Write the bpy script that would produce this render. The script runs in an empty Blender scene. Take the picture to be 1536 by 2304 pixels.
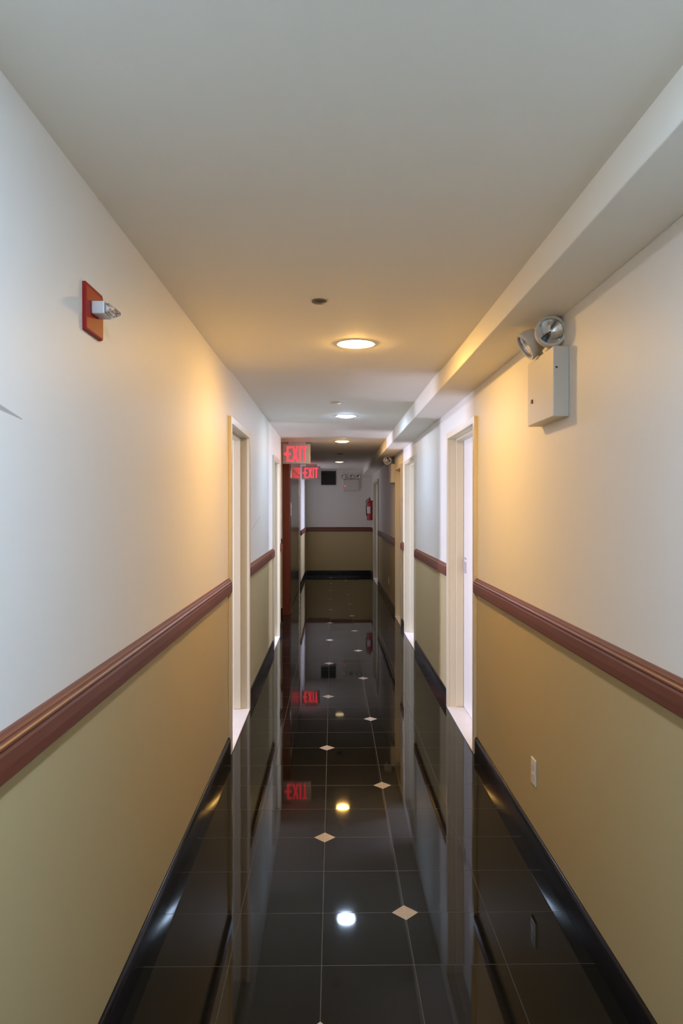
import bpy, bmesh, math, random
from mathutils import Matrix, Vector
random.seed(7)
S = bpy.context.scene
COL = S.collection

# ------------------------------------------------------------------ dimensions (metres)
H = 1.5035                      # eye height
XL, XR = -0.637, 0.88           # corridor wall faces
XF = -0.612                     # left wall face beyond the side passage
YB, YE = -4.0, 16.0             # back and end walls
ZN, ZF = 2.343, 2.363           # ceiling height near / far
SOF_X, SOF_Z = 0.663, 2.238     # soffit inner face / underside
RAIL_T, RAIL_B = 1.075, 0.985
BASE_H = 0.105
TH = 0.14                       # wall thickness
Y_COR, Y_RES = 8.79, 10.0       # side passage on the left

# ------------------------------------------------------------------ materials
def new_mat(name):
    m = bpy.data.materials.new(name); m.use_nodes = True
    nt = m.node_tree; b = nt.nodes['Principled BSDF']
    return m, nt, b

def simple(name, col, rough=0.5, metal=0.0, spec=0.5, noise=0.0, nscale=30.0, bump=0.0, bscale=120.0, coat=0.0):
    m, nt, b = new_mat(name)
    b.inputs['Base Color'].default_value = (*col, 1)
    b.inputs['Roughness'].default_value = rough
    b.inputs['Metallic'].default_value = metal
    b.inputs['Specular IOR Level'].default_value = spec
    if coat:
        b.inputs['Coat Weight'].default_value = coat
        b.inputs['Coat Roughness'].default_value = 0.08
    tc = nt.nodes.new('ShaderNodeTexCoord')
    if noise:
        n = nt.nodes.new('ShaderNodeTexNoise'); n.inputs['Scale'].default_value = nscale
        n.inputs['Detail'].default_value = 3
        nt.links.new(tc.outputs['Object'], n.inputs['Vector'])
        mx = nt.nodes.new('ShaderNodeMix'); mx.data_type = 'RGBA'
        mx.inputs['A'].default_value = (*[c * (1 - noise) for c in col], 1)
        mx.inputs['B'].default_value = (*[min(1, c * (1 + noise)) for c in col], 1)
        nt.links.new(n.outputs['Fac'], mx.inputs['Factor'])
        nt.links.new(mx.outputs['Result'], b.inputs['Base Color'])
    if bump:
        n2 = nt.nodes.new('ShaderNodeTexNoise'); n2.inputs['Scale'].default_value = bscale
        nt.links.new(tc.outputs['Object'], n2.inputs['Vector'])
        bp = nt.nodes.new('ShaderNodeBump'); bp.inputs['Strength'].default_value = bump
        bp.inputs['Distance'].default_value = 0.002
        nt.links.new(n2.outputs['Fac'], bp.inputs['Height'])
        nt.links.new(bp.outputs['Normal'], b.inputs['Normal'])
    return m

def emis(name, col, strength):
    m = bpy.data.materials.new(name); m.use_nodes = True
    nt = m.node_tree; nt.nodes.clear()
    e = nt.nodes.new('ShaderNodeEmission'); o = nt.nodes.new('ShaderNodeOutputMaterial')
    e.inputs['Color'].default_value = (*col, 1); e.inputs['Strength'].default_value = strength
    nt.links.new(e.outputs[0], o.inputs[0])
    return m

class NB:
    """tiny helper to chain math nodes"""
    def __init__(s, nt): s.nt = nt
    def m(s, op, a, b=None, c=None):
        n = s.nt.nodes.new('ShaderNodeMath'); n.operation = op
        for i, v in enumerate((a, b, c)):
            if v is None: continue
            if isinstance(v, (int, float)): n.inputs[i].default_value = v
            else: s.nt.links.new(v, n.inputs[i])
        return n.outputs[0]
    def mix(s, f, a, b):
        n = s.nt.nodes.new('ShaderNodeMix'); n.data_type = 'RGBA'
        if isinstance(f, (int, float)): n.inputs['Factor'].default_value = f
        else: s.nt.links.new(f, n.inputs['Factor'])
        for k, v in (('A', a), ('B', b)):
            if isinstance(v, tuple): n.inputs[k].default_value = (*v, 1)
            else: s.nt.links.new(v, n.inputs[k])
        return n.outputs['Result']

UP = (0.82, 0.80, 0.745)
LO = (0.53, 0.435, 0.235)

def wall_mat(name, rough, marks=False):
    m, nt, b = new_mat(name); q = NB(nt)
    g = nt.nodes.new('ShaderNodeNewGeometry')
    sp = nt.nodes.new('ShaderNodeSeparateXYZ'); nt.links.new(g.outputs['Position'], sp.inputs[0])
    up = q.m('GREATER_THAN', sp.outputs['Z'], 1.03)
    c = q.mix(up, LO, UP)
    if marks:
        # dark tapered streak coloured in near the front edge of the wall and a thin grey scratch further on
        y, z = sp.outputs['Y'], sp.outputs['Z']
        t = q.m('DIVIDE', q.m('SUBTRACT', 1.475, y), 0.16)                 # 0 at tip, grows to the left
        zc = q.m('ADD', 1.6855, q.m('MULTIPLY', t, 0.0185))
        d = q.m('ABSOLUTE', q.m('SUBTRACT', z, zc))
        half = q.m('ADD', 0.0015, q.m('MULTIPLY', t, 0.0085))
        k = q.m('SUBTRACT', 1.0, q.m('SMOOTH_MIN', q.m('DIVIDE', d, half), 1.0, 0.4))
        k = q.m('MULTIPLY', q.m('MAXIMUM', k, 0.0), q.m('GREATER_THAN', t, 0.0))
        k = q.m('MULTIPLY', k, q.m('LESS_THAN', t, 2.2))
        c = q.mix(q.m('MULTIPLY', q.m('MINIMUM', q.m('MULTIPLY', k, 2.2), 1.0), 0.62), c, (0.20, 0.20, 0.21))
        z2 = q.m('ADD', 1.32, q.m('MULTIPLY', q.m('SUBTRACT', y, 5.55), 0.15))
        d2 = q.m('ABSOLUTE', q.m('SUBTRACT', z, z2))
        k2 = q.m('MULTIPLY', q.m('LESS_THAN', d2, 0.006), q.m('MULTIPLY', q.m('GREATER_THAN', y, 5.6), q.m('LESS_THAN', y, 6.3)))
        c = q.mix(q.m('MULTIPLY', k2, 0.3), c, (0.35, 0.33, 0.36))
    nt.links.new(c, b.inputs['Base Color'])
    b.inputs['Roughness'].default_value = rough
    b.inputs['Specular IOR Level'].default_value = 0.35
    n = nt.nodes.new('ShaderNodeTexNoise'); n.inputs['Scale'].default_value = 160
    nt.links.new(g.outputs['Position'], n.inputs['Vector'])
    bp = nt.nodes.new('ShaderNodeBump'); bp.inputs['Strength'].default_value = 0.08; bp.inputs['Distance'].default_value = 0.001
    nt.links.new(n.outputs['Fac'], bp.inputs['Height']); nt.links.new(bp.outputs['Normal'], b.inputs['Normal'])
    return m

def floor_mat():
    m, nt, b = new_mat('polished_black_granite_tiles'); q = NB(nt)
    g = nt.nodes.new('ShaderNodeNewGeometry')
    sp = nt.nodes.new('ShaderNodeSeparateXYZ'); nt.links.new(g.outputs['Position'], sp.inputs[0])
    T = 0.3048; X0 = -0.037; Y0 = 2.645
    u = q.m('DIVIDE', q.m('SUBTRACT', sp.outputs['X'], X0), T)
    v = q.m('DIVIDE', q.m('SUBTRACT', sp.outputs['Y'], Y0), T)
    du = q.m('PINGPONG', u, 0.5); dv = q.m('PINGPONG', v, 0.5)     # distance to nearest joint / T
    gw = 0.0014 / T
    gr = q.m('MAXIMUM', q.m('LESS_THAN', du, gw), q.m('LESS_THAN', dv, gw))
    # diamonds on two joint lines, every fourth row, staggered by two
    def dia(xc, yc):
        ax = q.m('ABSOLUTE', q.m('SUBTRACT', sp.outputs['X'], xc))
        ay = q.m('PINGPONG', q.m('SUBTRACT', sp.outputs['Y'], yc), 2 * T)
        return q.m('LESS_THAN', q.m('ADD', ax, ay), 0.0488)
    d = q.m('MAXIMUM', dia(X0 + T, Y0), dia(X0, Y0 + 2 * T))
    # granite fleck
    vor = nt.nodes.new('ShaderNodeTexNoise'); vor.inputs['Scale'].default_value = 420; vor.inputs['Detail'].default_value = 2
    nt.links.new(g.outputs['Position'], vor.inputs['Vector'])
    rp = nt.nodes.new('ShaderNodeValToRGB'); rp.color_ramp.elements[0].position = 0.42; rp.color_ramp.elements[1].position = 0.68
    nt.links.new(vor.outputs['Fac'], rp.inputs['Fac'])
    black = q.mix(rp.outputs['Color'], (0.0055, 0.0058, 0.0040), (0.0105, 0.0105, 0.0085))
    cream = q.mix(rp.outputs['Color'], (0.53, 0.46, 0.385), (0.34, 0.285, 0.225))
    col = q.mix(gr, black, (0.046, 0.044, 0.039))
    col = q.mix(d, col, cream)
    nt.links.new(col, b.inputs['Base Color'])
    r = q.m('ADD', 0.035, q.m('ADD', q.m('MULTIPLY', gr, 0.35), q.m('MULTIPLY', d, 0.12)))
    nt.links.new(r, b.inputs['Roughness'])
    b.inputs['Specular IOR Level'].default_value = 0.24
    # every tile is laid with its own very slight tilt
    cm = nt.nodes.new('ShaderNodeCombineXYZ')
    nt.links.new(q.m('FLOOR', u), cm.inputs[0]); nt.links.new(q.m('FLOOR', v), cm.inputs[1])
    wn = nt.nodes.new('ShaderNodeTexWhiteNoise'); wn.noise_dimensions = '3D'
    nt.links.new(cm.outputs[0], wn.inputs['Vector'])
    vm = nt.nodes.new('ShaderNodeVectorMath'); vm.operation = 'SUBTRACT'
    nt.links.new(wn.outputs['Color'], vm.inputs[0]); vm.inputs[1].default_value = (0.5, 0.5, 0.5)
    vs = nt.nodes.new('ShaderNodeVectorMath'); vs.operation = 'MULTIPLY'
    nt.links.new(vm.outputs[0], vs.inputs[0]); vs.inputs[1].default_value = (0.0030, 0.0034, 0.0)
    va = nt.nodes.new('ShaderNodeVectorMath'); va.operation = 'ADD'
    nt.links.new(vs.outputs[0], va.inputs[0]); va.inputs[1].default_value = (0, 0, 1)
    vn = nt.nodes.new('ShaderNodeVectorMath'); vn.operation = 'NORMALIZE'
    nt.links.new(va.outputs[0], vn.inputs[0])
    nt.links.new(vn.outputs[0], b.inputs['Normal'])
    return m

def wood_mat(name, dark, light, axis, rough=0.28):
    m, nt, b = new_mat(name); q = NB(nt)
    tc = nt.nodes.new('ShaderNodeTexCoord'); mp = nt.nodes.new('ShaderNodeMapping')
    sc = [40, 40, 40]; sc[axis] = 1.6
    mp.inputs['Scale'].default_value = sc
    nt.links.new(tc.outputs['Object'], mp.inputs[0])
    n = nt.nodes.new('ShaderNodeTexNoise'); n.inputs['Scale'].default_value = 1.0; n.inputs['Detail'].default_value = 5
    nt.links.new(mp.outputs[0], n.inputs['Vector'])
    c = q.mix(n.outputs['Fac'], dark, light)
    nt.links.new(c, b.inputs['Base Color'])
    b.inputs['Roughness'].default_value = rough
    b.inputs['Specular IOR Level'].default_value = 0.5
    return m

M = {}
M['wall'] = wall_mat('two_tone_satin_paint', 0.5)
M['wall_marked'] = wall_mat('two_tone_satin_paint_marked', 0.5, True)
M['floor'] = floor_mat()
M['ceiling'] = simple('white_ceiling_paint', (0.94, 0.905, 0.81), 0.75, bump=0.05, bscale=90)
M['rail'] = wood_mat('mahogany_lengthwise', (0.105, 0.026, 0.016), (0.20, 0.055, 0.032), 1, 0.38)
M['rail_x'] = wood_mat('mahogany_crosswise', (0.105, 0.026, 0.016), (0.20, 0.055, 0.032), 0, 0.30)
M['rail_z'] = wood_mat('redwood_upright', (0.11, 0.016, 0.005), (0.20, 0.034, 0.010), 2, 0.35)
M['base'] = simple('black_granite_base', (0.007, 0.007, 0.008), 0.18, spec=0.15, noise=0.25, nscale=300)
M['frame'] = simple('cream_enamel', (0.67, 0.61, 0.45), 0.36)
M['leaf'] = simple('white_door_enamel', (0.80, 0.80, 0.79), 0.30)
M['marble'] = simple('white_marble', (0.84, 0.81, 0.80), 0.22, noise=0.06, nscale=9)
M['steel'] = simple('brushed_steel', (0.60, 0.54, 0.47), 0.22, metal=1.0)
M['lock'] = simple('pale_anodised_lock_plate', (0.55, 0.53, 0.62), 0.35, metal=0.3)
M['chrome'] = simple('chrome', (0.78, 0.78, 0.78), 0.08, metal=1.0)
M['reflector'] = simple('lamp_reflector', (0.86, 0.86, 0.84), 0.10, metal=1.0)
M['beige_box'] = simple('beige_powder_coat', (0.66, 0.62, 0.54), 0.42)
M['white_plastic'] = simple('white_plastic', (0.80, 0.78, 0.74), 0.35)
M['red_metal'] = simple('red_enamel', (0.36, 0.018, 0.008), 0.5, spec=0.25)
M['red_gloss'] = simple('red_gloss_paint', (0.42, 0.010, 0.016), 0.22)
M['black'] = simple('black_rubber', (0.012, 0.012, 0.012), 0.45)
M['bulb'] = simple('grey_bulb', (0.30, 0.29, 0.27), 0.3)
M['dark_grey'] = simple('dark_grey_grille', (0.030, 0.026, 0.028), 0.55)
M['sprinkler'] = simple('dull_bronze', (0.16, 0.125, 0.085), 0.45, metal=0.4)
M['trim_white'] = simple('white_trim', (0.72, 0.70, 0.66), 0.35)
M['paper'] = simple('white_label', (0.75, 0.72, 0.72), 0.5)
M['sign_body'] = simple('brushed_aluminium', (0.56, 0.50, 0.46), 0.38, metal=0.25)
gm, gnt, gb = new_mat('clear_glass')
gb.inputs['Base Color'].default_value = (0.96, 0.96, 0.96, 1); gb.inputs['Roughness'].default_value = 0.03
gb.inputs['Transmission Weight'].default_value = 1.0; gb.inputs['IOR'].default_value = 1.45
M['glass'] = gm
WARM = (1.0, 0.555, 0.135)
COOL = (0.67, 0.89, 1.22)
DAY = (0.72, 0.73, 1.0)
M['lamp_warm'] = emis('warm_lamp', WARM, 335)
M['lamp_cool'] = emis('cool_lamp', COOL, 215)
M['lamp_cool_near'] = emis('cool_lamp_near', (0.63, 0.89, 1.27), 450)
M['lamp_warm_mid'] = emis('warm_lamp_mid', WARM, 190)
M['lamp_dim'] = emis('failing_lamp', (1.0, 0.74, 0.40), 3.2)
M['letters'] = emis('red_sign_light', (1.0, 0.036, 0.052), 2.5)
M['led'] = emis('red_led', (1.0, 0.05, 0.05), 1.2)
M['led_off'] = simple('dark_red_lens', (0.10, 0.008, 0.006), 0.2)

# ------------------------------------------------------------------ mesh helpers
def bm_new(): return bmesh.new()

def box(bm, x0, x1, y0, y1, z0, z1):
    vs = [bm.verts.new((x, y, z)) for x in (x0, x1) for y in (y0, y1) for z in (z0, z1)]
    for f in ((0, 1, 3, 2), (4, 6, 7, 5), (0, 4, 5, 1), (2, 3, 7, 6), (0, 2, 6, 4), (1, 5, 7, 3)):
        bm.faces.new([vs[i] for i in f])

def prism(bm, poly, axis, a, b):
    """poly: list of 2D points; axis 0: (y,z) along x; 1: (x,z) along y; 2: (x,y) along z"""
    def P(p, t):
        return {0: (t, p[0], p[1]), 1: (p[0], t, p[1]), 2: (p[0], p[1], t)}[axis]
    A = [bm.verts.new(P(p, a)) for p in poly]; B = [bm.verts.new(P(p, b)) for p in poly]
    n = len(poly)
    bm.faces.new(A[::-1]); bm.faces.new(B)
    for i in range(n):
        bm.faces.new((A[i], A[(i + 1) % n], B[(i + 1) % n], B[i]))

def frame_for(d):
    d = Vector(d).normalized()
    return d.to_track_quat('Z', 'Y').to_matrix().to_4x4()

def lathe(bm, prof, origin=(0, 0, 0), direction=(0, 0, 1), seg=40, close=False):
    """prof: [(r, h)...] around direction"""
    Mx = Matrix.Translation(Vector(origin)) @ frame_for(direction)
    rings = []
    for r, h in prof:
        if r < 1e-6:
            rings.append([bm.verts.new(Mx @ Vector((0, 0, h)))])
        else:
            rings.append([bm.verts.new(Mx @ Vector((r * math.cos(2 * math.pi * i / seg), r * math.sin(2 * math.pi * i / seg), h))) for i in range(seg)])
    pairs = list(zip(rings[:-1], rings[1:]))
    if close: pairs.append((rings[-1], rings[0]))
    for a, b in pairs:
        for i in range(seg):
            j = (i + 1) % seg
            if len(a) == 1 and len(b) == 1: continue
            if len(a) == 1: bm.faces.new((a[0], b[j], b[i]))
            elif len(b) == 1: bm.faces.new((a[i], a[j], b[0]))
            else: bm.faces.new((a[i], a[j], b[j], b[i]))

def tube(bm, pts, r, seg=12):
    pts = [Vector(p) for p in pts]; rings = []
    for i, p in enumerate(pts):
        d = (pts[min(i + 1, len(pts) - 1)] - pts[max(i - 1, 0)]).normalized()
        q = frame_for(d)
        rings.append([bm.verts.new(p + (q @ Vector((r * math.cos(2 * math.pi * k / seg), r * math.sin(2 * math.pi * k / seg), 0)))) for k in range(seg)])
    for a, b in zip(rings[:-1], rings[1:]):
        for k in range(seg): bm.faces.new((a[k], a[(k + 1) % seg], b[(k + 1) % seg], b[k]))
    bm.faces.new(rings[0][::-1]); bm.faces.new(rings[-1])

def obj(name, bm, mat, parent=None, smooth=False, bevel=0.0, seg=2):
    bmesh.ops.recalc_face_normals(bm, faces=bm.faces[:])
    me = bpy.data.meshes.new(name); bm.to_mesh(me); bm.free()
    o = bpy.data.objects.new(name, me); COL.objects.link(o)
    mats = mat if isinstance(mat, (list, tuple)) else [mat]
    for mm in mats: me.materials.append(mm)
    if smooth:
        for p in me.polygons: p.use_smooth = True
        md = o.modifiers.new('edges', 'EDGE_SPLIT'); md.split_angle = math.radians(35)
    if bevel:
        md = o.modifiers.new('bevel', 'BEVEL'); md.width = bevel; md.segments = seg; md.limit_method = 'ANGLE'
        md.angle_limit = math.radians(40)
    if parent: o.parent = parent
    return o

def struct(o, label=None):
    o['kind'] = 'structure'
    if label: o['label'] = label
    return o

def thing(name, label, cat, loc, group=None):
    o = bpy.data.objects.new(name, None); COL.objects.link(o)
    o.location = loc; o.empty_display_size = 0.1
    o['label'] = label; o['category'] = cat
    if group: o['group'] = group
    return o

def tree_copy(root, loc, label):
    c = root.copy(); COL.objects.link(c); c.location = loc; c['label'] = label
    for ch in list(root.children):
        d = ch.copy(); COL.objects.link(d); d.parent = c
        for g in list(ch.children):
            e = g.copy(); COL.objects.link(e); e.parent = d
    return c

# ------------------------------------------------------------------ doors (clear openings)
L_DOORS = [(4.405, 5.32), (7.60, 8.33)]
R_DOORS = [(4.395, 5.36), (7.58, 8.58), (9.10, 9.85), (13.75, 15.30)]
DH = 2.022
JT = 0.02

# ------------------------------------------------------------------ shell
b = bm_new(); box(b, -4.2, 4.2, YB - 0.2, YE + 0.2, -0.1, 0.0)
struct(obj('floor', b, M['floor']), 'polished black granite tile floor with small cream diamond inlays')

# ceiling: one slab with a gentle step down in level around 4.2-4.6 m
b = bm_new()
prism(b, [(YB - 0.2, ZN), (4.17, ZN), (4.30, ZN + 0.002), (4.52, ZF - 0.002), (4.64, ZF), (YE + 0.2, ZF), (YE + 0.2, 2.44), (YB - 0.2, 2.44)], 0, -4.2, 4.2)
ceil = struct(obj('ceiling', b, M['ceiling']), 'smooth white plaster ceiling')

def wall_poly(y0, y1, doors, ztop=2.42):
    p = [(y0, 0)]
    for a, c in doors:
        p += [(a - JT, 0), (a - JT, DH + JT), (c + JT, DH + JT), (c + JT, 0)]
    p += [(y1, 0), (y1, ztop), (y0, ztop)]
    return p

b = bm_new(); prism(b, wall_poly(YB, Y_COR, L_DOORS), 0, XL - TH, XL)
struct(obj('wall_left', b, M['wall_marked']), 'left corridor wall, cream above and tan below the rail')
b = bm_new(); prism(b, wall_poly(YB, YE, R_DOORS), 0, XR, XR + TH)
struct(obj('wall_right', b, M['wall']), 'right corridor wall, cream above and tan below the rail')
b = bm_new(); box(b, -0.72, 4.2, YE, YE + 0.15, 0, 2.42)
struct(obj('wall_end', b, M['wall']), 'end wall of the corridor behind the dark grille')
b = bm_new(); box(b, XL - TH, XR + TH, YB - 0.15, YB, 0, 2.42)
struct(obj('wall_back', b, M['wall']))
# far left wall beyond the passage: L shaped, its end faces the camera
b = bm_new(); prism(b, [(-3.2, Y_RES), (-0.70, Y_RES), (-0.70, 10.36), (-0.70, 13.42), (XF, 13.42), (XF, YE), (-0.72, YE), (-0.72, 13.56), (-0.84, 13.56), (-0.84, 10.14), (-3.2, 10.14)], 2, 0, 2.42)
struct(obj('wall_left_far', b, M['wall']), 'far left wall beyond the side passage')
# side passage
b = bm_new(); box(b, -3.2, XL - TH, Y_COR - TH, Y_COR, 0, 2.42)
struct(obj('wall_left_passage', b, M['wall']))
b = bm_new(); box(b, -3.34, -3.2, Y_COR - TH, Y_RES + TH, 0, 2.42)
struct(obj('wall_left_passage_end', b, M['wall']))
# side rooms behind the open doors (U shaped shells, each with a window gap)
def room(name, pts, t=0.1):
    b = bm_new()
    for (xa, ya, xb, yb, za, zb) in pts: box(b, xa, xb, ya, yb, za, zb)
    return struct(obj(name, b, M['leaf']))

def room_shell(tag, side, x_in, x_out, y0, y1, wy0, wy1, wz0, wz1):
    """plain room with a window opening in its outer wall"""
    xa, xb = sorted((x_in, x_out))
    for nm, yy in (('front', (y0 - 0.1, y0)), ('rear', (y1, y1 + 0.1))):
        b = bm_new(); box(b, xa, xb, yy[0], yy[1], 0, 2.42); struct(obj('wall_%s_%s' % (tag, nm), b, M['room']))
    xo = (x_out - 0.1, x_out) if side < 0 else (x_out, x_out + 0.1)
    b = bm_new()
    # ring polygon as four touching pieces
    box(b, *xo, y0 - 0.1, wy0, 0, 2.42); box(b, *xo, wy1, y1 + 0.1, 0, 2.42)
    box(b, *xo, wy0, wy1, 0, wz0); box(b, *xo, wy0, wy1, wz1, 2.42)
    bmesh.ops.remove_doubles(b, verts=b.verts[:], dist=1e-5)
    struct(obj('wall_%s_outer' % tag, b, M['room']))
M['room'] = simple('pale_room_paint', (0.62, 0.62, 0.62), 0.7)

def daylight(name, loc, side, sy, sz, power, col=DAY, spread=150):
    l = bpy.data.lights.new(name, 'AREA'); l.shape = 'RECTANGLE'; l.size = sz; l.size_y = sy
    l.energy = power; l.color = col; l.spread = math.radians(spread)
    o = bpy.data.objects.new(name, l); COL.objects.link(o); o.location = loc
    o.rotation_euler = (0, math.radians(-90 if side < 0 else 90), 0)
    return o

room_shell('room_a', -1, XL - TH, -3.6, 3.3, 6.3, 4.12, 4.40, 0.5, 2.1)
daylight('daylight_room_a', (-3.62, 4.26, 1.3), -1, 0.26, 1.6, 88, spread=110)
room_shell('room_b', -1, XL - TH, -3.2, 6.5, 8.6, 7.15, 7.42, 0.5, 2.1)
daylight('daylight_room_b', (-3.22, 7.285, 1.3), -1, 0.26, 1.6, 125, spread=110)
room_shell('room_c', 1, XR + TH, 3.4, 7.0, 9.0, 8.2, 8.5, 0.5, 2.1)
daylight('daylight_room_c', (3.42, 8.35, 1.3), 1, 0.28, 1.6, 50, spread=110)
room_shell('room_d', 1, XR + TH, 3.4, 13.0, 15.9, 13.9, 15.4, 0.4, 2.1)
daylight('daylight_room_d', (3.42, 14.65, 1.3), 1, 1.4, 1.6, 24, spread=55)

# soffit along the right wall
b = bm_new(); box(b, SOF_X, XR, YB, YE, SOF_Z, 2.40)
struct(obj('trim_1', b, M['ceiling'], bevel=0.004), 'boxed soffit running along the top of the right wall')

# ------------------------------------------------------------------ chair rails and baseboards
def rail_prof(x, s):
    """profile on a wall face at x whose room side is direction s"""
    return [(x, RAIL_T), (x + s * .007, RAIL_T), (x + s * .010, RAIL_T - .006), (x + s * .015, RAIL_T - .009), (x + s * .0155, RAIL_T - .0125),
            (x + s * .021, RAIL_T - .0140), (x + s * .0245, RAIL_T - .017), (x + s * .0255, RAIL_T - .021), (x + s * .0245, RAIL_T - .025), (x + s * .022, RAIL_T - .027),
            (x + s * .025, RAIL_T - .034), (x + s * .026, RAIL_B + .03), (x + s * .025, RAIL_B + .006), (x + s * .020, RAIL_B), (x, RAIL_B)]
def base_prof(x, s):
    return [(x, 0.0), (x + s * .016, 0.0), (x + s * .016, BASE_H - .022), (x + s * .0145, BASE_H - .012), (x + s * .010, BASE_H - .004), (x + s * .004, BASE_H), (x, BASE_H)]

CW = 0.048     # casing width
n_trim = [1]
def rail(axis, x, s, a, c, mat):
    n_trim[0] += 1
    b = bm_new(); prism(b, rail_prof(x, s), axis, a, c)
    return struct(obj('trim_%d' % n_trim[0], b, mat, smooth=False), 'mahogany chair rail')
n_base = {}
def base(axis, x, s, a, c, side):
    b = bm_new(); prism(b, base_prof(x, s), axis, a, c)
    k = n_base.get(side, 0); n_base[side] = k + 1
    return struct(obj('baseboard_%s' % side, b, M['base'], smooth=True), 'glossy black baseboard')

def gaps(y0, y1, doors):
    out = []; y = y0
    for a, c in doors:
        out.append((y, a - CW)); y = c + CW
    out.append((y, y1)); return out
for a, c in gaps(YB, Y_COR, L_DOORS):
    rail(1, XL, 1, a, c, M['rail']); base(1, XL, 1, a, c, 'left')
for a, c in gaps(YB, YE, R_DOORS):
    rail(1, XR, -1, a, c, M['rail']); base(1, XR, -1, a, c, 'right')
# end wall
def rail_y(x0, x1, yw, side):
    n_trim[0] += 1
    b = bm_new(); prism(b, rail_prof(yw, -1), 0, x0, x1)
    struct(obj('trim_%d' % n_trim[0], b, M['rail_x']), 'mahogany chair rail')
    b = bm_new(); prism(b, base_prof(yw, -1), 0, x0, x1)
    struct(obj('baseboard_%s' % side, b, M['base'], smooth=True), 'glossy black baseboard')
rail_y(XF + .026, XR - .026, YE, 'end')
rail_y(-3.2, -0.705, Y_RES, 'passage')
# far left wall after the lift
rail(1, XF, 1, 13.47, YE, M['rail']); base(1, XF, 1, 13.47, YE, 'left_far')
# passage return on the near corner
# ------------------------------------------------------------------ door assemblies
n_door = [0]
def door(side, y0, y1, closed, label, handle=False, leaf_open=None):
    n_door[0] += 1
    X = XL if side < 0 else XR
    r = -side                                   # direction into the corridor
    root = bpy.data.objects.new('door_%d' % n_door[0], None); COL.objects.link(root)
    root.location = (X, (y0 + y1) / 2, 0); root.empty_display_size = 0.1
    struct(root, label)
    yc = (y0 + y1) / 2
    def bx(b, d0, d1, ya, yb, za, zb):           # d: depth measured from the wall face into the wall (negative = corridor)
        xs = sorted((-r * d0, -r * d1)); box(b, xs[0], xs[1], ya - yc, yb - yc, za, zb)
    b = bm_new(); p = 0.020                      # steel frame: jamb linings, casings, stop
    for (d0, d1) in ((-p, 0.0), (TH, TH + p)):   # casings, both faces
        bx(b, d0, d1, y0 - CW, y0, 0, DH + CW - .004); bx(b, d0, d1, y1, y1 + CW, 0, DH + CW - .004)
        bx(b, d0, d1, y0, y1, DH, DH + CW - .004)
    bx(b, 0.0, TH, y0 - JT, y0, 0, DH); bx(b, 0.0, TH, y1, y1 + JT, 0, DH)
    bx(b, 0.0, TH, y0 - JT, y1 + JT, DH, DH + JT)
    obj('door_frame', b, M['frame'], root, bevel=0.0025)
    b = bm_new()
    bx(b, 0.046, 0.100, y0, y0 + .016, 0.012, DH - .016); bx(b, 0.046, 0.100, y1 - .016, y1, 0.012, DH - .016); bx(b, 0.046, 0.100, y0, y1, DH - .016, DH)
    obj('door_stop', b, M['frame'], root, bevel=0.003)
    b = bm_new(); bx(b, -p - .002, TH + p, y0, y1, 0.0, 0.010)
    obj('threshold', b, M['marble'], root, bevel=0.003)
    if closed:
        b = bm_new(); bx(b, 0.102, 0.142, y0 + .003, y1 - .003, 0.014, DH - .004)
        lf = obj('door_leaf', b, M['leaf'], root, bevel=0.002)
        if handle:
            b = bm_new()
            bx(b, 0.098, 0.102, y1 - .115, y1 - .020, 1.020, 1.105)
            bx(b, 0.097, 0.102, y1 - .115, y1 - .020, 1.122, 1.138)
            obj('lock_plate', b, M['lock'], lf, bevel=.001)
    elif leaf_open is not None:
        b = bm_new(); bx(b, TH + .022, TH + .022 + (y1 - y0), leaf_open - .045, leaf_open, 0.014, DH - .004)
        obj('door_leaf', b, M['leaf'], root, bevel=0.002)
    return root
door(-1, *L_DOORS[0], False, 'cream door frame at the near left, door standing open', leaf_open=L_DOORS[0][0] - .002)
door(-1, *L_DOORS[1], False, 'cream door frame at the left below the exit sign, door standing open', leaf_open=L_DOORS[1][0] - .002)
door(1, *R_DOORS[0], True, 'cream door frame at the near right with closed white door', handle=True)
door(1, *R_DOORS[1], False, 'second cream door frame on the right', leaf_open=R_DOORS[1][0] - .002)
door(1, *R_DOORS[2], True, 'third door frame on the right, warm lit')
door(1, *R_DOORS[3], False, 'wide bright doorway at the far right', leaf_open=None)

# redwood jamb and lift front on the far left wall
b = bm_new(); box(b, -0.70, XF + .008, Y_RES - .012, 10.34, 0, ZF + .01)
struct(obj('trim_%d' % (n_trim[0] + 1), b, M['rail_z'], bevel=0.004), 'red brown wooden jamb at the far corner of the side passage'); n_trim[0] += 1
lift = bpy.data.objects.new('door_7', None); COL.objects.link(lift); lift.location = (XF, 11.9, 0); struct(lift, 'steel lift door front on the far left wall')
b = bm_new(); box(b, -0.088, 0.0, 10.34 - 11.9, 10.55 - 11.9, 0, ZF); obj('side_panel', b, M['steel'], lift, bevel=.002)
b = bm_new(); box(b, -0.088, 0.0, 13.28 - 11.9, 13.42 - 11.9, 0, ZF); obj('side_panel', b, M['steel'], lift, bevel=.002)
b = bm_new(); box(b, -0.088, 0.0, 10.55 - 11.9, 13.28 - 11.9, 2.10, ZF); obj('transom_panel', b, M['steel'], lift, bevel=.002)
for a, c in ((10.552, 11.914), (11.916, 13.278)):
    b = bm_new(); box(b, -0.05, -0.012, a - 11.9, c - 11.9, 0.008, 2.10); obj('sliding_leaf', b, M['steel'], lift, bevel=.0015)

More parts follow.
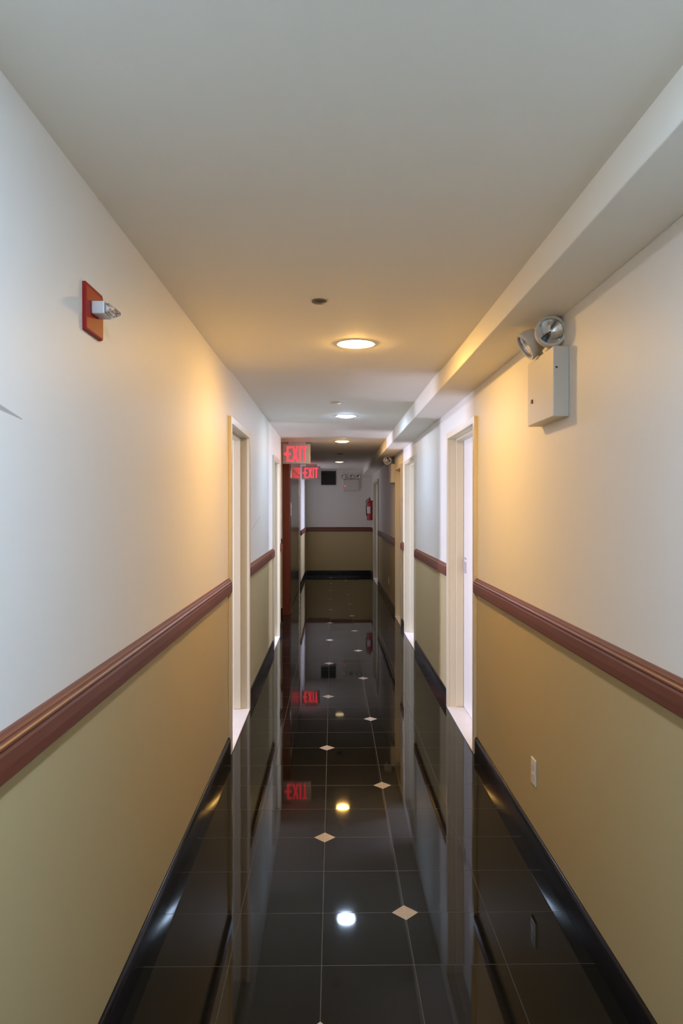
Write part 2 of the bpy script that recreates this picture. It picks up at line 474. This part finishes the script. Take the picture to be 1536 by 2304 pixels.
# ------------------------------------------------------------------ downlights
def downlight(x, y, z, lamp, label, r=0.080, vis_bulb=False):
    t = thing('downlight', label, 'ceiling light', (x, y, z), 'recessed downlights along the ceiling')
    b = bm_new(); lathe(b, [(r + .001, 0.001), (r + .016, -0.004), (r + .018, 0.001)], close=True, seg=48)
    obj('trim_ring', b, M['trim_white'], t, smooth=True)
    # reflector can reaching a little below the slab, open at the bottom
    b = bm_new(); lathe(b, [(r, 0.0), (r, 0.040), (0.0, 0.040)], seg=48)
    obj('reflector', b, M['reflector'], t, smooth=True)
    b = bm_new()
    lathe(b, [(0, -0.017), (r * .35, -0.016), (r * .65, -0.0122), (r * .85, -0.007), (r * .94, -0.002), (r - .003, 0.008), (0, 0.008)], seg=48)
    obj('lens', b, lamp, t, smooth=True)
    return t
LAMPS = [(0.118, 3.655, ZN, 'lamp_warm', 'warm white recessed downlight, largest and nearest on the ceiling'),
         (0.122, 6.68, ZF, 'lamp_cool', 'cool white recessed downlight, second nearest on the ceiling'),
         (0.123, 9.22, ZF, 'lamp_warm_mid', 'warm recessed downlight just right of the exit sign tops'),
         (0.120, 13.30, ZF, 'lamp_dim', 'dim yellow downlight farthest away, before the dark grille'),
         (0.118, 0.52, ZN, 'lamp_cool_near', 'recessed downlight over the near end of the corridor'),
         (0.118, -2.40, ZN, 'lamp_cool_near', 'recessed downlight behind the near end of the corridor')]
# sockets in the ceiling slab for the cans
cut = bm_new()
for x, y, z, _, _ in LAMPS: lathe(cut, [(0, -.05), (.0805, -.05), (.0805, .042), (0, .042)], (x, y, z), seg=48)
bmesh.ops.recalc_face_normals(cut, faces=cut.faces[:])
cme = bpy.data.meshes.new('can_holes'); cut.to_mesh(cme); cut.free()
co = bpy.data.objects.new('can_holes', cme); COL.objects.link(co)
md = ceil.modifiers.new('holes', 'BOOLEAN'); md.object = co; md.operation = 'DIFFERENCE'; md.solver = 'EXACT'
dg = bpy.context.evaluated_depsgraph_get()
nm = bpy.data.meshes.new_from_object(ceil.evaluated_get(dg))
ceil.modifiers.clear(); ceil.data = nm
bpy.data.objects.remove(co)
for x, y, z, lm, lb in LAMPS:
    downlight(x, y, z, M[lm], lb)

# ------------------------------------------------------------------ sprinkler covers
def sprinkler(x, y, z, r, mat, label):
    t = thing('sprinkler_cover', label, 'sprinkler', (x, y, z + .004), 'sprinkler covers on the ceiling')
    b = bm_new(); lathe(b, [(0, -.0125), (r * .93, -.012), (r, -.0105), (r, -.0065), (0, -.0065)], seg=36)
    obj('cover_plate', b, mat, t, smooth=True)
    b = bm_new(); lathe(b, [(r * .74, -.0065), (r * .78, 0), (r * .70, 0), (r * .68, -.0065)], seg=36, close=True)
    obj('cup', b, M['black'] if mat is M['sprinkler'] else M['trim_white'], t, smooth=True)
sprinkler(-0.055, 2.90, ZN, .030, M['sprinkler'], 'dark bronze sprinkler cover disc in front of the nearest downlight')
sprinkler(0.024, 5.81, ZF, .044, M['trim_white'], 'white sprinkler cover disc just before the cool downlight')
sprinkler(0.125, 8.62, ZF, .046, M['trim_white'], 'white sprinkler cover disc above the warm downlight near the exit sign')
sprinkler(0.115, 11.3, ZF, .050, M['sprinkler'], 'dark sprinkler cover disc farthest along the ceiling')

# ------------------------------------------------------------------ exit signs
def letter_E(b, x, w, h, t, y0, y1, z):
    poly = [(0, 0), (w, 0), (w, t), (t, t), (t, h / 2 - t / 2), (w * .86, h / 2 - t / 2), (w * .86, h / 2 + t / 2), (t, h / 2 + t / 2), (t, h - t), (w, h - t), (w, h), (0, h)]
    prism(b, [(x + p[0], z + p[1]) for p in poly], 1, y0, y1)
def letter_X(b, x, w, h, t, y0, y1, z):
    k = t * 1.12
    poly = [(0, 0), (k, 0), (w / 2, h / 2 - k * .9), (w - k, 0), (w, 0), (w / 2 + k * .55, h / 2), (w, h), (w - k, h), (w / 2, h / 2 + k * .9), (k, h), (0, h), (w / 2 - k * .55, h / 2)]
    prism(b, [(x + p[0], z + p[1]) for p in poly], 1, y0, y1)
def letter_I(b, x, w, h, t, y0, y1, z): box(b, x, x + t, y0, y1, z, z + h)
def letter_T(b, x, w, h, t, y0, y1, z):
    poly = [(w / 2 - t / 2, 0), (w / 2 + t / 2, 0), (w / 2 + t / 2, h - t), (w, h - t), (w, h), (0, h), (0, h - t), (w / 2 - t / 2, h - t)]
    prism(b, [(x + p[0], z + p[1]) for p in poly], 1, y0, y1)
def chevron(b, x, w, h, t, y0, y1, z):
    poly = [(0, h / 2), (w, 0), (w, h)]
    prism(b, [(x + p[0], z + p[1]) for p in poly], 1, y0, y1)

def exit_sign(x, y, z_top, ceil_z, label, wpl=.358, hpl=.258):
    t = thing('exit_sign', label, 'exit sign', (x, y, z_top), 'red exit signs hanging from the ceiling')
    b = bm_new(); box(b, 0, wpl, 0, .045, -hpl, 0); hous = obj('housing', b, M['sign_body'], t, bevel=.004)
    b = bm_new(); box(b, .075, .295, .004, .041, 0, ceil_z - z_top); obj('ceiling_mount', b, M['sign_body'], t, bevel=.002)
    zc = -hpl + .030; hh = .196; th = .022
    spec = [('letter', letter_E, .052, .062), ('letter', letter_X, .124, .076), ('letter', letter_I, .212, .022), ('letter', letter_T, .246, .070)]
    for nm, fn, lx, lw in spec:
        b = bm_new(); fn(b, lx, lw, hh, th, -.0035, .003, zc); obj(nm, b, M['letters'], t)
    b = bm_new(); chevron(b, .012, .032, .05, 0, -.0035, .003, zc + hh / 2 - .025); obj('arrow', b, M['letters'], t)
    return t
s1 = exit_sign(-0.652, 9.30, 2.336, ZF, 'red EXIT sign nearer the camera, large, at the corner of the left wall')
s2 = tree_copy(s1, (-0.606, 14.05, 2.323), 'red EXIT sign farther away, small, lower right of the large one')
for ch in s2.children:
    if ch.name.startswith('ceiling_mount'): ch.scale = (1, 1, (ZF - 2.323) / (ZF - 2.336))

# ------------------------------------------------------------------ emergency lights
def lamp_head(name, t, c, d, r=.060, ln=.065):
    d = Vector(d).normalized(); c = Vector(c)
    b = bm_new()
    lathe(b, [(0, -ln), (r * .55, -ln), (r * .80, -ln * .82), (r * .93, -ln * .45), (r * .97, -.004), (r, -.002), (r, .006), (r * .94, .010), (r * .80, .008), (r * .795, .0), (r * .78, -.004)], c, d, 40)
    h = obj(name, b, M['beige_box'], t, smooth=True)
    b = bm_new(); lathe(b, [(r * .79 * k / 12, -.026 + .025 * (k / 12) ** 2) for k in range(12, -1, -1)], c, d, 40)
    obj('reflector', b, M['reflector'], h, smooth=True)
    b = bm_new(); lathe(b, [(0, -.024), (.0035, -.022), (.0045, -.014), (.003, -.009), (0, -.008)], c, d, 16)
    obj('bulb', b, M['bulb'], h, smooth=True)
    b = bm_new(); lathe(b, [(0, .007), (r * .45, .006), (r * .79, .002), (r * .79, .0), (r * .45, .004), (0, .005)], c, d, 40)
    obj('lens', b, M['glass'], h, smooth=True)
    return h

def emergency(loc, label, heads):
    """unit on a wall to the right: local x=0 is the wall face, -x into the corridor, y along the wall"""
    t = thing('emergency_light', label, 'emergency light', loc, 'emergency lights on the walls')
    b = bm_new(); box(b, -.060, 0, 0, .350, 0, .263); obj('battery_box', b, M['beige_box'], t, bevel=.004)
    b = bm_new(); box(b, -.0635, -.060, .272, .292, .088, .104); obj('indicator', b, M['led_off'], t, bevel=.001)
    b = bm_new(); lathe(b, [(0, 0.0015), (.004, .001), (.004, -.001)], (-.048, 0, .183), (0, -1, 0), 16); obj('screw', b, M['black'], t)
    for c, d, foot in heads:
        lamp_head('lamp_head', t, c, d)
        b = bm_new(); c2 = Vector(c) - Vector(d).normalized() * .045
        tube(b, [foot, (foot[0], foot[1], foot[2] + .012), tuple(c2)], .011)
        lathe(b, [(0, 0), (.02, 0), (.018, .008), (0, .008)], foot, (0, 0, 1), 20)
        obj('swivel_arm', b, M['beige_box'], t, smooth=True)
    return t
emergency((XR, 2.652, 1.845), 'beige twin head emergency light on the near right wall',
          [((-.047, .075, .334), (-.10, -1, .02), (-.035, .12, .263)), ((-.098, .230, .312), (-.90, .02, -.60), (-.035, .24, .263))])
emergency((XR, 10.05, 1.860), 'beige emergency light far along the right wall beside the third door',
          [((-.105, .080, .318), (-.30, -1, -.06), (-.035, .12, .263)), ((-.090, .24, .318), (-.9, .5, -.3), (-.035, .24, .263))])
# the unit on the end wall faces the camera (three heads)
t = thing('emergency_light', 'grey emergency light with three small heads on the end wall', 'emergency light', (0.235, YE, 1.89), 'emergency lights on the walls')
b = bm_new(); box(b, 0, .345, -.075, 0, 0, .240); obj('battery_box', b, M['beige_box'], t, bevel=.004)
b = bm_new(); box(b, .028, .052, -.079, -.075, .085, .115); obj('indicator', b, M['led'], t, bevel=.001)
for hx, dd in ((-.005, (-.45, -1, -.2)), (.175, (0, -1, -.25)), (.335, (.15, -1, -.25))):
    lamp_head('lamp_head', t, (hx, -.075, .305), dd, r=.052, ln=.06)
    b = bm_new(); fx = min(max(hx, .03), .32); tube(b, [(fx, -.035, .24), (fx, -.035, .256), (hx, -.045, .30)], .010); obj('swivel_arm', b, M['beige_box'], t, smooth=True)

# ------------------------------------------------------------------ fire strobe on the left wall
t = thing('fire_alarm_strobe', 'red fire alarm plate with white strobe on the left wall', 'fire alarm', (XL - .001, 1.828, 1.958))
b = bm_new(); prism(b, [(0, 0), (.0100, 0), (.0125, .006), (.0125, .112), (.0100, .124), (0, .124)], 1, 0, .132); obj('back_plate', b, M['red_metal'], t, bevel=.002)
b = bm_new(); box(b, .0125, .046, .034, .098, .050, .083); hs = obj('strobe_body', b, M['white_plastic'], t, bevel=.003)
b = bm_new(); prism(b, [(.0465, .052), (.0465, .081), (.060, .076), (.072, .067), (.072, .060), (.060, .055)], 1, .038, .094); obj('lens', b, M['glass'], hs, bevel=.002)
b = bm_new(); prism(b, [(.0470, .055), (.0470, .078), (.056, .0665)], 1, .046, .086); obj('reflector', b, M['chrome'], hs)

# ------------------------------------------------------------------ wall outlets
def outlet(loc, label):
    t = thing('wall_outlet', label, 'outlet', loc, 'outlets low on the right wall')
    b = bm_new(); box(b, -.006, 0, 0, .072, 0, .114); obj('cover_plate', b, M['white_plastic'], t, bevel=.003)
    for zz in (.020, .064):
        b = bm_new(); box(b, -.0075, -.006, .020, .052, zz, zz + .030); obj('socket', b, M['trim_white'], t, bevel=.001)
    return t
o1 = outlet((XR, 3.07, .295), 'white outlet plate on the tan near right wall')
o2 = tree_copy(o1, (XR, 11.2, .30), 'tiny white outlet plate far along the right wall past the third door')

# ------------------------------------------------------------------ grille on the end wall
t = thing('ventilation_grille', 'dark square ventilation grille high on the end wall', 'vent', (-.262, YE, 2.02))
b = bm_new(); box(b, 0, .33, -.012, 0, 0, .31); obj('back_plate', b, M['dark_grey'], t, bevel=.002)
b = bm_new()
for (x0, x1, z0, z1) in ((0, .33, 0, .022), (0, .33, .288, .31), (0, .022, .022, .288), (.308, .33, .022, .288)): box(b, x0, x1, -.026, -.010, z0, z1)
bmesh.ops.remove_doubles(b, verts=b.verts[:], dist=1e-5); obj('frame', b, M['dark_grey'], t)
b = bm_new()
for k in range(9):
    z = .036 + k * .028
    prism(b, [(-.012, z), (-.022, z - .010), (-.0235, z - .008), (-.0135, z + .002)], 0, .022, .308)
obj('louvres', b, M['dark_grey'], t)

# ------------------------------------------------------------------ fire extinguisher on the right wall by the end
t = thing('fire_extinguisher', 'red fire extinguisher hanging on the right wall near the end', 'fire extinguisher', (0.806, 15.62, 1.235))
b = bm_new(); lathe(b, [(0, 0), (.055, 0), (.0635, .008), (.0635, .36), (.058, .395), (.038, .425), (.022, .438), (0, .438)], (0, 0, 0), (0, 0, 1), 36); obj('cylinder', b, M['red_gloss'], t, smooth=True)
b = bm_new(); lathe(b, [(.0645, .15), (.0645, .30)], (0, 0, 0), (0, 0, 1), 36)
for f in [f for f in b.faces if f.calc_center_median().y > -.02 or f.calc_center_median().x > .015]: b.faces.remove(f)
obj('label', b, M['paper'], t, smooth=True)
b = bm_new(); lathe(b, [(0, .436), (.018, .436), (.018, .475), (0, .475)], (0, 0, 0), (0, 0, 1), 20); obj('valve', b, M['black'], t, smooth=True)
b = bm_new(); prism(b, [(-.012, .470), (.06, .500), (.10, .492), (.10, .500), (.058, .510), (-.012, .482)], 0, -.010, .010); obj('handle', b, M['black'], t)
b = bm_new(); tube(b, [(-.018, 0, .455), (-.055, -.01, .45), (-.078, -.015, .40), (-.078, -.015, .30), (-.072, -.01, .16), (-.068, -.01, .10)], .010); obj('hose', b, M['black'], t, smooth=True)
b = bm_new(); box(b, .0, .0745, -.012, .012, .40, .43); obj('wall_bracket', b, M['black'], t)

# ------------------------------------------------------------------ lift call plate and lantern
t = thing('lift_call_plate', 'metal call button plate on the red brown jamb', 'call button', (XF + .0065, 10.22, 1.39))
b = bm_new(); box(b, 0, .010, 0, .10, 0, .19); obj('face_plate', b, M['chrome'], t, bevel=.002)
for zz in (.06, .12):
    b = bm_new(); lathe(b, [(0, .004), (.014, .003), (.015, 0)], (.010, .05, zz), (1, 0, 0), 20); obj('button', b, M['trim_white'], t, smooth=True)
t = thing('lift_lantern', 'slim metal lantern plate high on the red brown jamb', 'indicator light', (XF + .0065, 10.24, 1.93))
b = bm_new(); box(b, 0, .014, 0, .08, 0, .17); obj('face_plate', b, M['chrome'], t, bevel=.002)
for zz in (.05, .12):
    b = bm_new(); lathe(b, [(0, .006), (.018, .004), (.020, 0)], (.014, .04, zz), (1, 0, 0), 20); obj('lens', b, M['trim_white'], t, smooth=True)

# ------------------------------------------------------------------ world, camera, output
w = bpy.data.worlds.new('World'); S.world = w; w.use_nodes = True
w.node_tree.nodes['Background'].inputs['Color'].default_value = (0.60, 0.72, 1.0, 1)
w.node_tree.nodes['Background'].inputs['Strength'].default_value = 0.0

F = 1608.0
cd = bpy.data.cameras.new('camera'); cam = bpy.data.objects.new('camera', cd); COL.objects.link(cam)
cd.sensor_fit = 'VERTICAL'; cd.sensor_height = 36.0; cd.sensor_width = 24.0; cd.lens = 36.0 * F / 2304.0
cd.clip_start = 0.05; cd.clip_end = 100
cam.location = (0, 0, H)
yaw = math.atan((768 - 748.5) / F); pitch = math.atan((1152 - 1143) / F)
cam.rotation_euler = (math.pi / 2 - pitch, 0, -yaw)
S.camera = cam

S.view_settings.view_transform = 'Standard'; S.view_settings.look = 'None'
S.view_settings.gamma = 1.0; S.view_settings.use_curve_mapping = False
S.view_settings.exposure = 0.0
try:
    S.cycles.use_denoising = True
    S.cycles.max_bounces = 14; S.cycles.diffuse_bounces = 8; S.cycles.glossy_bounces = 6; S.cycles.transmission_bounces = 8
    S.cycles.sample_clamp_indirect = 6.0
    S.cycles.caustics_reflective = False; S.cycles.caustics_refractive = False
except Exception:
    pass
